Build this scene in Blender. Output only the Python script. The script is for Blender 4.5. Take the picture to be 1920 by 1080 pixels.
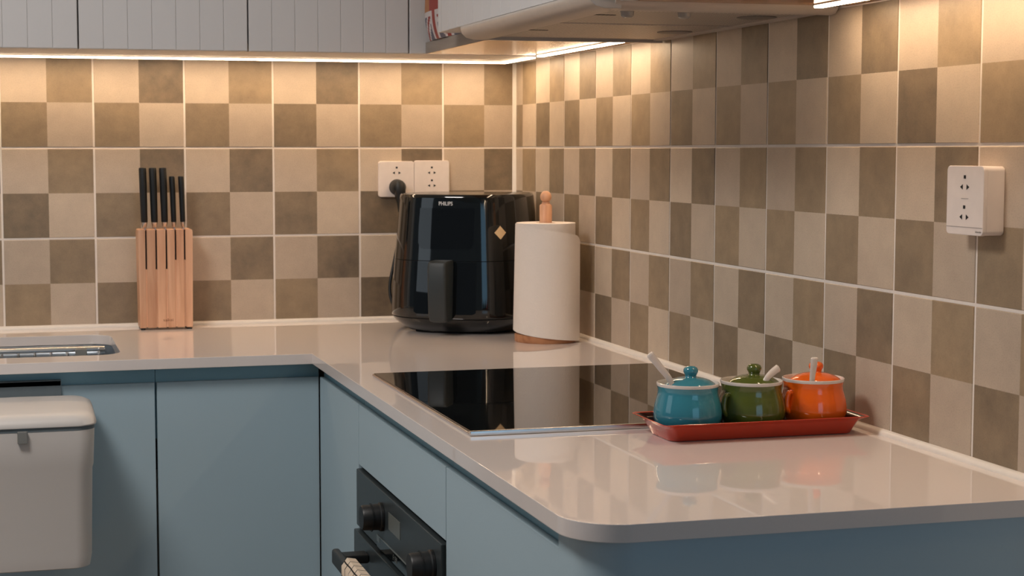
import bpy, bmesh, math, random
from mathutils import Vector, Matrix
random.seed(7)
for o in list(bpy.data.objects): bpy.data.objects.remove(o)
SC = bpy.context.scene
COL = SC.collection
ZC = 0.90            # worktop height above the floor; every z below is given relative to the worktop
PI = math.pi

# ------------------------------------------------------------------ camera, world, lights, exposure
def make_camera():
    yaw, pitch, roll = 0.2632, -0.0818, -0.0009
    f = Vector((math.sin(yaw)*math.cos(pitch), math.cos(yaw)*math.cos(pitch), math.sin(pitch)))
    r = Vector((math.cos(yaw), -math.sin(yaw), 0)); u = r.cross(f)
    r2 = r*math.cos(roll)+u*math.sin(roll); u2 = -r*math.sin(roll)+u*math.cos(roll)
    m = Matrix((( r2.x, u2.x, -f.x, -1.1687), (r2.y, u2.y, -f.y, -3.8013), (r2.z, u2.z, -f.z, 0.3927+ZC), (0, 0, 0, 1)))
    cd = bpy.data.cameras.new('camera'); co = bpy.data.objects.new('camera', cd); COL.objects.link(co)
    co.matrix_world = m
    cd.sensor_width = 36; cd.lens = 3134.8/1920*36; cd.shift_x = (960-856.09)/1920
    cd.clip_start = 0.05
    cd.dof.use_dof = True; cd.dof.focus_distance = 2.55; cd.dof.aperture_fstop = 14.0
    SC.camera = co
make_camera()
W = bpy.data.worlds.new('world'); SC.world = W; W.use_nodes = True
W.node_tree.nodes['Background'].inputs[0].default_value = (0.78, 0.88, 1.0, 1)
W.node_tree.nodes['Background'].inputs[1].default_value = 0.085
def area(name, loc, target, sx, sy, power, col):
    d = bpy.data.lights.new(name, 'AREA'); d.shape = 'RECTANGLE'; d.size = sx; d.size_y = sy; d.energy = power; d.color = col
    o = bpy.data.objects.new(name, d); COL.objects.link(o)
    o.location = Vector(loc)+Vector((0, 0, ZC))
    o.rotation_euler = (Vector(target)-Vector(loc)).to_track_quat('-Z', 'Y').to_euler()
    return o
area('window_light', (-3.6, -1.5, 0.75), (-0.5, -0.9, 0.0), 1.2, 1.3, 4, (0.80, 0.91, 1.0))
area('rear_window_light', (0.15, -6.6, 0.55), (-0.3, -0.3, 0.1), 1.9, 1.7, 11, (0.36, 0.70, 1.0))
area('ceiling_lamp_light', (-1.75, -1.75, 1.57), (-1.45, -1.45, 0.0), 0.6, 0.6, 25, (1.0, 0.94, 0.90))
SC.view_settings.view_transform = 'Standard'; SC.view_settings.look = 'None'
SC.view_settings.gamma = 1.0; SC.view_settings.use_curve_mapping = False
SC.view_settings.exposure = 0.28

# ------------------------------------------------------------------ materials
def lin(c):
    return tuple(((v/255)/12.92 if v/255 <= 0.04045 else ((v/255+0.055)/1.055)**2.4) for v in c)
def rgba(c): return (*lin(c), 1)
def newmat(name):
    m = bpy.data.materials.new(name); m.use_nodes = True
    nt = m.node_tree; return m, nt, nt.nodes['Principled BSDF']
def mat(name, c, rough=0.5, metal=0.0, var=0.06, nscale=60, bump=0.0, bscale=200, coat=0.0, spec=0.5, sheen=0.0, trans=0.0):
    """plain procedural surface: one colour with faint noise mottling and optional fine relief"""
    m, nt, b = newmat(name); N = nt.nodes; L = nt.links
    tc = N.new('ShaderNodeTexCoord')
    nz = N.new('ShaderNodeTexNoise'); nz.inputs['Scale'].default_value = nscale; nz.inputs['Detail'].default_value = 4
    L.new(tc.outputs['Object'], nz.inputs['Vector'])
    mx = N.new('ShaderNodeMix'); mx.data_type = 'RGBA'
    k = lin(c)
    mx.inputs['A'].default_value = (*[v*(1-var) for v in k], 1); mx.inputs['B'].default_value = (*[min(1, v*(1+var)) for v in k], 1)
    L.new(nz.outputs['Fac'], mx.inputs['Factor']); L.new(mx.outputs['Result'], b.inputs['Base Color'])
    b.inputs['Roughness'].default_value = rough; b.inputs['Metallic'].default_value = metal
    b.inputs['Specular IOR Level'].default_value = spec; b.inputs['Coat Weight'].default_value = coat; b.inputs['Coat Roughness'].default_value = 0.05
    b.inputs['Sheen Weight'].default_value = sheen
    b.inputs['Transmission Weight'].default_value = trans
    if bump:
        n2 = N.new('ShaderNodeTexNoise'); n2.inputs['Scale'].default_value = bscale; n2.inputs['Detail'].default_value = 3
        L.new(tc.outputs['Object'], n2.inputs['Vector'])
        bp = N.new('ShaderNodeBump'); bp.inputs['Strength'].default_value = bump; bp.inputs['Distance'].default_value = 0.002
        L.new(n2.outputs['Fac'], bp.inputs['Height']); L.new(bp.outputs['Normal'], b.inputs['Normal'])
    return m
def wood(name, c1, c2, axis, rough=0.45, scale=18, rnd=0.25, coat=0.0):
    """wood grain stretched along one axis, tone shifted per object"""
    m, nt, b = newmat(name); N = nt.nodes; L = nt.links
    tc = N.new('ShaderNodeTexCoord'); mp = N.new('ShaderNodeMapping')
    s = [scale*6]*3; s['xyz'.index(axis)] = scale*0.55
    mp.inputs['Scale'].default_value = s
    oi = N.new('ShaderNodeObjectInfo'); cx = N.new('ShaderNodeCombineXYZ')
    mul = N.new('ShaderNodeMath'); mul.operation = 'MULTIPLY'; mul.inputs[1].default_value = 37
    L.new(oi.outputs['Random'], mul.inputs[0]); L.new(mul.outputs[0], cx.inputs[0]); L.new(mul.outputs[0], cx.inputs[1]); L.new(mul.outputs[0], cx.inputs[2])
    L.new(cx.outputs[0], mp.inputs['Location'])
    L.new(tc.outputs['Object'], mp.inputs['Vector'])
    nz = N.new('ShaderNodeTexNoise'); nz.inputs['Scale'].default_value = 1.0; nz.inputs['Detail'].default_value = 6; nz.inputs['Distortion'].default_value = 0.6
    L.new(mp.outputs[0], nz.inputs['Vector'])
    cr = N.new('ShaderNodeValToRGB'); cr.color_ramp.elements[0].position = 0.3; cr.color_ramp.elements[1].position = 0.72
    cr.color_ramp.elements[0].color = rgba(c1); cr.color_ramp.elements[1].color = rgba(c2)
    L.new(nz.outputs['Fac'], cr.inputs['Fac'])
    hs = N.new('ShaderNodeHueSaturation')
    mr = N.new('ShaderNodeMapRange'); mr.inputs['To Min'].default_value = 1-rnd; mr.inputs['To Max'].default_value = 1+rnd
    L.new(oi.outputs['Random'], mr.inputs['Value']); L.new(mr.outputs[0], hs.inputs['Value'])
    L.new(cr.outputs['Color'], hs.inputs['Color']); L.new(hs.outputs['Color'], b.inputs['Base Color'])
    b.inputs['Roughness'].default_value = rough; b.inputs['Coat Weight'].default_value = coat; b.inputs['Coat Roughness'].default_value = 0.12
    bp = N.new('ShaderNodeBump'); bp.inputs['Strength'].default_value = 0.08; bp.inputs['Distance'].default_value = 0.001
    L.new(nz.outputs['Fac'], bp.inputs['Height']); L.new(bp.outputs['Normal'], b.inputs['Normal'])
    return m
def emit(name, c, strength):
    m, nt, b = newmat(name)
    b.inputs['Base Color'].default_value = (0.8, 0.8, 0.8, 1)
    b.inputs['Emission Color'].default_value = (*c, 1); b.inputs['Emission Strength'].default_value = strength
    return m
def tile_material():
    """glazed tile printed with a two by two checker; every check has its own tone, mottling and specks"""
    m, nt, b = newmat('checker_tile'); N = nt.nodes; L = nt.links
    def math_(op, a=None, c=None, v=None):
        n = N.new('ShaderNodeMath'); n.operation = op
        if a is not None: L.new(a, n.inputs[0])
        if c is not None: L.new(c, n.inputs[1])
        if v is not None: n.inputs[1].default_value = v
        return n.outputs[0]
    tc = N.new('ShaderNodeTexCoord'); oi = N.new('ShaderNodeObjectInfo')
    wob = N.new('ShaderNodeTexNoise'); wob.inputs['Scale'].default_value = 260; wob.inputs['Detail'].default_value = 2
    L.new(tc.outputs['Object'], wob.inputs['Vector'])
    sp = N.new('ShaderNodeSeparateXYZ'); L.new(tc.outputs['Object'], sp.inputs[0])
    off = math_('MULTIPLY', math_('SUBTRACT', wob.outputs['Fac'], v=0.5), v=0.0012)
    X = math_('ADD', sp.outputs['X'], off); Z = math_('ADD', sp.outputs['Z'], off)
    sx = math_('GREATER_THAN', X, v=0.0); sz = math_('GREATER_THAN', Z, v=0.0)
    same = math_('ABSOLUTE', math_('SUBTRACT', sx, sz))     # 1 -> light check (upper left, lower right)
    cb = N.new('ShaderNodeCombineXYZ')
    L.new(math_('ADD', math_('MULTIPLY', oi.outputs['Random'], v=91.7), math_('MULTIPLY', sx, v=3.3)), cb.inputs[0]); L.new(math_('MULTIPLY', sz, v=5.7), cb.inputs[1])
    wn = N.new('ShaderNodeTexWhiteNoise'); wn.noise_dimensions = '3D'; L.new(cb.outputs[0], wn.inputs['Vector'])
    # cloudy mottling, shifted per tile
    ad = N.new('ShaderNodeVectorMath'); ad.operation = 'ADD'; L.new(tc.outputs['Object'], ad.inputs[0]); L.new(cb.outputs[0], ad.inputs[1])
    n1 = N.new('ShaderNodeTexNoise'); n1.inputs['Scale'].default_value = 22; n1.inputs['Detail'].default_value = 7; n1.inputs['Roughness'].default_value = 0.65
    L.new(ad.outputs[0], n1.inputs['Vector'])
    n2 = N.new('ShaderNodeTexNoise'); n2.inputs['Scale'].default_value = 520; n2.inputs['Detail'].default_value = 2
    L.new(ad.outputs[0], n2.inputs['Vector'])
    def ramp(c0, c1):
        r = N.new('ShaderNodeValToRGB'); r.color_ramp.elements[0].color = rgba(c0); r.color_ramp.elements[1].color = rgba(c1); return r
    dark = ramp((106, 93, 78), (168, 146, 117)); lite = ramp((180, 163, 145), (208, 190, 168))
    tone = math_('ADD', math_('MULTIPLY', wn.outputs['Value'], v=0.62), math_('MULTIPLY', math_('SUBTRACT', n1.outputs['Fac'], v=0.32), v=1.15))
    L.new(tone, dark.inputs['Fac']); L.new(tone, lite.inputs['Fac'])
    mx = N.new('ShaderNodeMix'); mx.data_type = 'RGBA'; L.new(same, mx.inputs['Factor'])
    L.new(dark.outputs['Color'], mx.inputs['A']); L.new(lite.outputs['Color'], mx.inputs['B'])
    # fine dark specks
    spk = N.new('ShaderNodeMapRange'); spk.inputs['From Min'].default_value = 0.3; spk.inputs['From Max'].default_value = 0.5
    spk.inputs['To Min'].default_value = 0.86; spk.inputs['To Max'].default_value = 1.0
    L.new(n2.outputs['Fac'], spk.inputs['Value'])
    m2 = N.new('ShaderNodeMix'); m2.data_type = 'RGBA'; m2.blend_type = 'MULTIPLY'; m2.inputs['Factor'].default_value = 1
    L.new(mx.outputs['Result'], m2.inputs['A']); L.new(spk.outputs[0], m2.inputs['B'])
    L.new(m2.outputs['Result'], b.inputs['Base Color'])
    b.inputs['Roughness'].default_value = 0.42
    bp = N.new('ShaderNodeBump'); bp.inputs['Strength'].default_value = 0.25; bp.inputs['Distance'].default_value = 0.002
    L.new(n1.outputs['Fac'], bp.inputs['Height']); L.new(bp.outputs['Normal'], b.inputs['Normal'])
    return m
def mesh_filter_material():
    m, nt, b = newmat('hood_filter_mesh'); N = nt.nodes; L = nt.links
    tc = N.new('ShaderNodeTexCoord'); sp = N.new('ShaderNodeSeparateXYZ'); L.new(tc.outputs['Object'], sp.inputs[0])
    def wave(sock):
        a = N.new('ShaderNodeMath'); a.operation = 'MULTIPLY'; a.inputs[1].default_value = 2*PI/0.0065; L.new(sock, a.inputs[0])
        s = N.new('ShaderNodeMath'); s.operation = 'SINE'; L.new(a.outputs[0], s.inputs[0])
        h = N.new('ShaderNodeMath'); h.operation = 'MULTIPLY_ADD'; h.inputs[1].default_value = 0.5; h.inputs[2].default_value = 0.5; L.new(s.outputs[0], h.inputs[0]); return h.outputs[0]
    p = N.new('ShaderNodeMath'); p.operation = 'MULTIPLY'; L.new(wave(sp.outputs['X']), p.inputs[0]); L.new(wave(sp.outputs['Y']), p.inputs[1])
    r = N.new('ShaderNodeValToRGB'); r.color_ramp.elements[0].position = 0.12; r.color_ramp.elements[1].position = 0.45
    r.color_ramp.elements[0].color = rgba((215, 205, 194)); r.color_ramp.elements[1].color = rgba((60, 56, 52))
    L.new(p.outputs[0], r.inputs['Fac']); L.new(r.outputs['Color'], b.inputs['Base Color'])
    b.inputs['Metallic'].default_value = 0.4; b.inputs['Roughness'].default_value = 0.45
    return m
def grid_cloth_material():
    m, nt, b = newmat('checked_cloth'); N = nt.nodes; L = nt.links
    at = N.new('ShaderNodeAttribute'); at.attribute_name = 'UVMap'
    sp = N.new('ShaderNodeSeparateXYZ'); L.new(at.outputs['Vector'], sp.inputs[0])
    def line(sock, n):
        a = N.new('ShaderNodeMath'); a.operation = 'MULTIPLY'; a.inputs[1].default_value = n; L.new(sock, a.inputs[0])
        f = N.new('ShaderNodeMath'); f.operation = 'FRACT'; L.new(a.outputs[0], f.inputs[0])
        g = N.new('ShaderNodeMath'); g.operation = 'LESS_THAN'; g.inputs[1].default_value = 0.1; L.new(f.outputs[0], g.inputs[0]); return g.outputs[0]
    mxm = N.new('ShaderNodeMath'); mxm.operation = 'MAXIMUM'; L.new(line(sp.outputs[0], 9), mxm.inputs[0]); L.new(line(sp.outputs[1], 26), mxm.inputs[1])
    mx = N.new('ShaderNodeMix'); mx.data_type = 'RGBA'; mx.inputs['A'].default_value = rgba((228, 208, 184)); mx.inputs['B'].default_value = rgba((40, 38, 36))
    L.new(mxm.outputs[0], mx.inputs['Factor']); L.new(mx.outputs['Result'], b.inputs['Base Color']); b.inputs['Roughness'].default_value = 0.9
    return m

M = {}
M['tile'] = tile_material()
M['grout'] = mat('grout', (238, 228, 218), 0.75, bump=0.2)
M['paint'] = mat('wall_paint', (222, 217, 208), 0.8)
M['caulk'] = mat('white_caulk', (236, 228, 218), 0.35)
M['floor'] = wood('floor_boards', (120, 95, 72), (160, 132, 104), 'y', 0.5, 6)
M['quartz'] = mat('worktop_quartz', (228, 218, 212), 0.02, var=0.02, nscale=300, spec=0.8)
M['blue'] = mat('blue_laminate', (168, 190, 200), 0.42, var=0.015, nscale=400, bump=0.05, bscale=600)
M['bluegap'] = mat('blue_handle_channel', (138, 178, 192), 0.4, var=0.02)
M['white'] = mat('offwhite_laminate', (205, 202, 200), 0.42, var=0.015, nscale=300)
M['carcass'] = mat('carcass_white', (222, 214, 205), 0.5)
M['oak'] = wood('oak_veneer', (150, 96, 54), (196, 140, 86), 'y', 0.2, 9, 0.05, coat=0.1)
M['greywood'] = wood('grey_edge_band', (122, 113, 104), (146, 136, 126), 'y', 0.5, 9, 0.05)
M['beech'] = wood('beech_wood', (204, 148, 112), (232, 184, 148), 'z', 0.42, 10, 0.12)
M['beechdark'] = wood('beech_base', (168, 110, 72), (204, 146, 104), 'x', 0.45, 10, 0.06)
M['led'] = emit('led_diffuser', (1.0, 0.735, 0.485), 34.0)
M['ledside'] = emit('led_diffuser_side', (1.0, 0.76, 0.52), 10.0)
M['alu'] = mat('aluminium', (200, 190, 178), 0.35, 0.6)
M['steel'] = mat('brushed_steel', (205, 205, 205), 0.22, 1.0)
M['sinksteel'] = mat('sink_steel', (190, 198, 205), 0.3, 0.9)
M['glass'] = mat('black_ceramic_glass', (10, 12, 13), 0.02, var=0.0, spec=0.7)
M['gloss'] = mat('glossy_black_plastic', (13, 18, 20), 0.07, var=0.0, spec=0.5, coat=0.4)
M['gloss2'] = mat('glossy_black_panel', (9, 13, 16), 0.03, var=0.0, spec=0.55)
M['matteblack'] = mat('matte_black_plastic', (46, 52, 54), 0.5, var=0.04)
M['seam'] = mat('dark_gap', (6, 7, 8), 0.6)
M['fryertop'] = mat('satin_black_top', (40, 38, 37), 0.16, spec=0.8)
M['rubber'] = mat('black_rubber', (20, 22, 23), 0.45)
M['logo'] = mat('silver_print', (215, 215, 215), 0.4)
M['sticker'] = mat('beige_sticker', (226, 196, 152), 0.6)
M['plate'] = mat('socket_white', (232, 220, 212), 0.35)
M['hole'] = mat('socket_hole', (16, 14, 13), 0.7)
M['greyprint'] = mat('grey_print', (128, 118, 110), 0.6)
M['brownprint'] = mat('brown_print', (148, 92, 62), 0.6)
M['paper'] = mat('paper_towel', (236, 226, 216), 0.95, var=0.02, bump=0.5, bscale=260)
M['card'] = mat('cardboard_core', (172, 138, 104), 0.9)
M['binwhite'] = mat('bin_plastic', (212, 206, 200), 0.4, var=0.01)
M['bingrey'] = mat('bin_grey', (104, 114, 118), 0.5)
M['clip'] = mat('clip_grey', (126, 126, 122), 0.45)
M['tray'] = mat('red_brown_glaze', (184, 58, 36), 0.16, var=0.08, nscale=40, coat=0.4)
M['trayin'] = mat('dark_tray_inner', (44, 15, 10), 0.12, coat=0.4)  # near-black red-brown for the upward faces inside the tray rim
M['potblue'] = mat('blue_glaze', (56, 130, 147), 0.1, var=0.08, nscale=30, coat=0.5)
M['potgreen'] = mat('green_glaze', (82, 92, 36), 0.1, var=0.16, nscale=25, coat=0.5)
M['potorange'] = mat('orange_glaze', (236, 102, 22), 0.1, var=0.08, nscale=30, coat=0.5)
M['ceramic'] = mat('white_ceramic', (222, 212, 204), 0.15)
M['clear'] = mat('smoky_clear_handle', (190, 170, 160), 0.1, coat=0.5)
M['hood'] = mat('hood_beige_metal', (196, 186, 176), 0.38, 0.15)
M['mesh'] = mesh_filter_material()
M['lens'] = mat('frosted_white', (205, 198, 190), 0.25, trans=0.5)
M['latch'] = mat('grey_latch', (122, 116, 110), 0.4)
M['oven'] = mat('oven_dark_panel', (48, 55, 57), 0.35, var=0.05)
M['ovenglass'] = mat('oven_glass', (20, 24, 25), 0.08)
M['display'] = mat('grey_display', (104, 108, 104), 0.4)
M['ovenbright'] = mat('oven_bright_strip', (140, 146, 144), 0.3, 0.4)
M['cloth'] = grid_cloth_material()
M['red'] = mat('print_red', (146, 54, 44), 0.5); M['navy'] = mat('print_navy', (84, 84, 100), 0.5); M['offw'] = mat('print_white', (196, 188, 186), 0.5)
M['tan'] = mat('print_tan', (172, 112, 66), 0.5)

# ------------------------------------------------------------------ geometry helpers (all return (verts, faces))
def boxg(x0, x1, y0, y1, z0, z1):
    v = [(x, y, z) for x in (x0, x1) for y in (y0, y1) for z in (z0, z1)]
    return v, [(0, 1, 3, 2), (4, 6, 7, 5), (0, 4, 5, 1), (2, 3, 7, 6), (0, 2, 6, 4), (1, 5, 7, 3)]
def merge(*gs):
    V = []; F = []
    for v, f in gs:
        k = len(V); V += list(v); F += [tuple(i+k for i in q) for q in f]
    return V, F
def loft(rings, cap0=True, cap1=True, closed=True):
    n = len(rings[0]); V = [p for r in rings for p in r]; F = []
    for i in range(len(rings)-1):
        for j in range(n if closed else n-1):
            k = (j+1) % n
            F.append((i*n+j, i*n+k, (i+1)*n+k, (i+1)*n+j))
    if cap0: F.append(tuple(range(n))[::-1])
    if cap1: F.append(tuple((len(rings)-1)*n+j for j in range(n)))
    return V, F
def ext(poly, axis, a, b):
    """extrude a 2D polygon along an axis ('x': poly is (y,z), 'y': (x,z), 'z': (x,y))"""
    def p(q, t): return {'x': (t, q[0], q[1]), 'y': (q[0], t, q[1]), 'z': (q[0], q[1], t)}[axis]
    return loft([[p(q, a) for q in poly], [p(q, b) for q in poly]])
def rrect(x0, x1, y0, y1, r, n=6):
    pts = []
    for cx, cy, a in ((x1-r, y1-r, 0), (x0+r, y1-r, PI/2), (x0+r, y0+r, PI), (x1-r, y0+r, 1.5*PI)):
        for i in range(n+1):
            t = a+PI/2*i/n; pts.append((cx+r*math.cos(t), cy+r*math.sin(t)))
    return pts
def lathe(prof, cx, cy, n=48, cap0=True, cap1=True):
    return loft([[(cx+r*math.cos(2*PI*j/n), cy+r*math.sin(2*PI*j/n), z) for j in range(n)] for r, z in prof], cap0, cap1)
def tube(path, r, n=12, flat=1.0):
    rings = []; P = [Vector(p) for p in path]; up = None
    for i, p in enumerate(P):
        t = (P[min(i+1, len(P)-1)]-P[max(i-1, 0)]).normalized()
        if up is None:
            up = Vector((0, 0, 1)) if abs(t.z) < 0.9 else Vector((0, 1, 0))
        s = t.cross(up).normalized(); w = s.cross(t).normalized(); up = w
        rr = r[i] if isinstance(r, (list, tuple)) else r
        rings.append([tuple(p+s*rr*math.cos(2*PI*j/n)+w*rr*flat*math.sin(2*PI*j/n)) for j in range(n)])
    return loft(rings)
def spline(pts, k=8):
    P = [Vector(p) for p in pts]; out = []
    for i in range(len(P)-1):
        p0 = P[max(i-1, 0)]; p1 = P[i]; p2 = P[i+1]; p3 = P[min(i+2, len(P)-1)]
        for j in range(k):
            t = j/k
            out.append(0.5*((2*p1)+(-p0+p2)*t+(2*p0-5*p1+4*p2-p3)*t*t+(-p0+3*p1-3*p2+p3)*t**3))
    out.append(P[-1]); return out

WL = {}                      # world position of every object (relative z)
def fin(name, g, m, parent=None, bev=0.0, seg=2, smooth=True, origin=None, ang=35, solid=0.0, matfn=None, uv=None):
    v, f = g
    me = bpy.data.meshes.new(name)
    lo = [min(p[i] for p in v) for i in range(3)]; hi = [max(p[i] for p in v) for i in range(3)]
    c = Vector(origin) if origin is not None else Vector([(lo[i]+hi[i])/2 for i in range(3)])
    me.from_pydata([tuple(Vector(p)-c) for p in v], [], f)
    if uv:
        ul = me.uv_layers.new(name='UVMap')
        for lp in me.loops: ul.data[lp.index].uv = uv[lp.vertex_index]
    bm = bmesh.new(); bm.from_mesh(me)
    bmesh.ops.recalc_face_normals(bm, faces=bm.faces)
    if bev:
        es = [e for e in bm.edges if len(e.link_faces) == 2 and e.calc_face_angle(0) > math.radians(ang)]
        bmesh.ops.bevel(bm, geom=es, offset=bev, segments=seg, affect='EDGES', profile=0.5, clamp_overlap=True)
    if solid:
        bmesh.ops.solidify(bm, geom=bm.faces, thickness=solid)
    bm.to_mesh(me); bm.free()
    ms = m if isinstance(m, (list, tuple)) else [m]
    for q in ms: me.materials.append(M[q] if isinstance(q, str) else q)
    if matfn:
        for p in me.polygons: p.material_index = matfn(p.center+c, p.normal)
    if smooth:
        for p in me.polygons: p.use_smooth = True
        me.set_sharp_from_angle(angle=math.radians(40))
    o = bpy.data.objects.new(name, me); COL.objects.link(o)
    if bev and smooth:
        wn = o.modifiers.new('weighted_normals', 'WEIGHTED_NORMAL'); wn.keep_sharp = True; wn.weight = 90
    place(o, c, parent); return o
def place(o, c, parent):
    WL[o.name] = Vector(c)
    if parent is not None:
        o.parent = parent; o.location = Vector(c)-WL[parent.name]
    else: o.location = Vector(c)+Vector((0, 0, ZC))
def tag(o, label=None, cat=None, group=None, kind=None):
    if label: o['label'] = label
    if cat: o['category'] = cat
    if group: o['group'] = group
    if kind: o['kind'] = kind
    return o
def thing(name, loc, label, cat, group=None):
    o = bpy.data.objects.new(name, None); o.empty_display_size = 0.05; COL.objects.link(o)
    place(o, loc, None); return tag(o, label, cat, group)
def struct(name, g, m, parent=None, **k):
    o = fin(name, g, m, parent, **k); o['kind'] = 'structure'; return o
def box(name, lo_hi, m, parent=None, **k): return fin(name, boxg(*lo_hi), m, parent, **k)
def text(name, s, size, m, parent, origin, xdir, updir, depth=0.0003, align='CENTER', bold=0.0, sx=1.0):
    cu = bpy.data.curves.new(name+'_font', 'FONT'); cu.body = s; cu.size = size; cu.align_x = align; cu.align_y = 'CENTER'
    cu.extrude = depth; cu.resolution_u = 3; cu.offset = bold
    ob = bpy.data.objects.new('font_source', cu); COL.objects.link(ob)
    bpy.context.view_layer.update()
    me = bpy.data.meshes.new_from_object(ob.evaluated_get(bpy.context.evaluated_depsgraph_get()))
    bpy.data.objects.remove(ob)
    xd = Vector(xdir).normalized(); ud = Vector(updir).normalized(); nd = xd.cross(ud)
    v = [tuple(Vector(origin)+xd*(q.co.x*sx)+ud*q.co.y+nd*q.co.z) for q in me.vertices]
    f = [tuple(p.vertices) for p in me.polygons]
    bpy.data.meshes.remove(me)
    return fin(name, (v, f), m, parent, smooth=False)

# ------------------------------------------------------------------ setting: floor, walls with every tile, ceiling, trims
struct('floor', boxg(-4.2, 0.12, -7.0, 0.12, -ZC-0.05, -ZC), 'floor', smooth=False)
struct('ceiling', boxg(-4.2, 0.12, -7.0, 0.12, 1.62, 1.67), 'paint', smooth=False)
GR = 0.0012                                    # tiles stand this far proud of the grout bed
wall_back = struct('wall_back', boxg(-4.2, 0.12, GR, 0.12, -ZC, 1.62), 'grout', smooth=False)
wall_right = struct('wall_right', boxg(GR, 0.12, -2.45, GR, -ZC, 1.62), 'grout', smooth=False)
GAP = 0.0044
TILE_MESH = {}
def tile(u0, u1, v0, v1):
    """tile cut to u0..u1, v0..v1 around the centre of its printed checker, softly rounded edges"""
    key = tuple(round(q, 4) for q in (u0, u1, v0, v1))
    if key in TILE_MESH: return TILE_MESH[key]
    e = 0.0008
    rings = [[(u0, 0.0018), (u1, 0.0018)], [(u0, e), (u1, e)], [(u0+e, 0.0), (u1-e, 0.0)]]
    R = []
    for (a, b), vv0, vv1 in ((rings[0], v0, v1), (rings[1], v0, v1), (rings[2], v0+e, v1-e)):
        R.append([(a[0], a[1], vv0), (b[0], b[1], vv0), (b[0], b[1], vv1), (a[0], a[1], vv1)])
    v, f = loft(R, True, True)
    me = bpy.data.meshes.new('tile'); me.from_pydata(v, [], f); me.materials.append(M['tile'])
    bm = bmesh.new(); bm.from_mesh(me); bmesh.ops.recalc_face_normals(bm, faces=bm.faces); bm.to_mesh(me); bm.free()
    TILE_MESH[key] = me; return me
TOPZ = 0.597
def tiles(wall, first, count, right):
    for i in range(-1, count):
        for j in range(3):
            h = 0.1-GAP/2; u0, u1, v0, v1 = -h, h, -h, h
            cen = first+0.2*i+0.1              # distance from the corner to the tile's centre
            if i == -1:
                if right: u0 = -cen+0.0035     # cut at the corner
                else: u1 = cen-0.0035
            if j == 2: v1 = TOPZ-(0.1+0.2*j)
            o = bpy.data.objects.new('tile', tile(u0, u1, v0, v1)); COL.objects.link(o)
            if right: c = Vector((0, -cen, 0.1+0.2*j)); o.rotation_euler = (0, 0, -PI/2)
            else: c = Vector((-cen, 0, 0.1+0.2*j))
            place(o, c, wall)
tiles(wall_back, 0.1768, 8, False)
tiles(wall_right, 0.1578, 11, True)
def bead(x0, y0, x1, y1, r=0.008):
    # silicone fillet between worktop and tiles
    n = 5
    if y0 == y1: poly = [(0.002, 0)]+[(-r+r*(1-math.cos(t)), r-r*math.sin(t)+0) for t in [PI/2*(1-k/n) for k in range(n+1)]]
    prof = [(0.0, 0.0), (-r, 0.0)]+[(-r*math.cos(PI/2*k/n), r*math.sin(PI/2*k/n)) for k in range(1, n)]+[(0.0, r)]
    if y0 == y1: return ext(prof, 'x', x0, x1)
    return ext(prof, 'y', y0, y1)
struct('trim_1', bead(-1.95, 0, -0.001, 0), 'caulk')
struct('trim_2', bead(0, -2.172, 0, -0.001), 'caulk')
struct('trim_3', ext([(0.0, 0.0), (-0.0075, 0.0), (-0.006, -0.004), (-0.004, -0.006), (0.0, -0.0075)], 'z', 0.0, TOPZ), 'caulk')

# ------------------------------------------------------------------ worktop (L shaped, rounded free corner, sink cut-out)
def worktop():
    R = 0.065; pts = [(0, 0), (-1.95, 0), (-1.95, -0.612), (-0.6, -0.612)]
    pts += [(-0.6, -2.172+R)]+[(-0.6+R-R*math.cos(t), -2.172+R-R*math.sin(t)) for t in [PI/2*k/10 for k in range(1, 11)]]+[(0, -2.172)]
    hole = rrect(-1.66, -0.958, -0.522, -0.152, 0.05, 6)
    bm = bmesh.new(); E = []
    for loop in (pts, hole):
        vs = [bm.verts.new((x, y, 0.0)) for x, y in loop]
        for i in range(len(vs)): E.append(bm.edges.new((vs[i], vs[(i+1) % len(vs)])))
    r = bmesh.ops.triangle_fill(bm, edges=E, use_beauty=True)
    faces = [f for f in bm.faces]
    ex = bmesh.ops.extrude_face_region(bm, geom=faces)
    for v in ex['geom']:
        if isinstance(v, bmesh.types.BMVert): v.co.z = -0.02
    bm.verts.index_update()
    g = ([tuple(v.co) for v in bm.verts], [tuple(v.index for v in f.verts) for f in bm.faces]); bm.free()
    o = fin('worktop', g, 'quartz', None, bev=0.0015, seg=2, ang=50)
    tag(o, 'glossy pale pink-white L-shaped worktop with a rounded free corner', 'worktop')
worktop()

# sink and rack
s = thing('sink', (-1.309, -0.337, -0.02), 'stainless steel sink let into the worktop at left edge', 'sink')
def basin():
    rings = []
    for z, d, r in ((-0.0205, -0.012, 0.06), (-0.0215, -0.004, 0.055), (-0.19, 0.004, 0.05), (-0.2, 0.02, 0.04), (-0.2, 0.2, 0.02)):
        rings.append([(x, y, z) for x, y in rrect(-1.66+d, -0.958-d, -0.522+min(d, .16), -0.152-min(d, .16), r, 6)])
    return loft(rings, False, True)
fin('basin', basin(), 'sinksteel', s, solid=0.0012)
fin('drain', lathe([(0.0, -0.1985), (0.04, -0.1985), (0.043, -0.197), (0.04, -0.1965), (0.03, -0.198), (0.0, -0.198)], -1.31, -0.337, 32, False, False), 'steel', s)
r = thing('dish_rack', (-1.3, -0.33, -0.05), 'steel roll-up dish rack with thin rods inside the sink', 'dish rack')
fin('back_rail', tube(spline([(-1.63, -0.18, -0.029), (-1.3, -0.18, -0.029), (-1.0, -0.18, -0.029), (-0.985, -0.183, -0.029)], 4), 0.0088, 14), 'steel', r)
fin('front_rail', tube([(-1.63, -0.49, -0.036), (-0.985, -0.49, -0.036)], 0.005, 10), 'steel', r)
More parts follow.
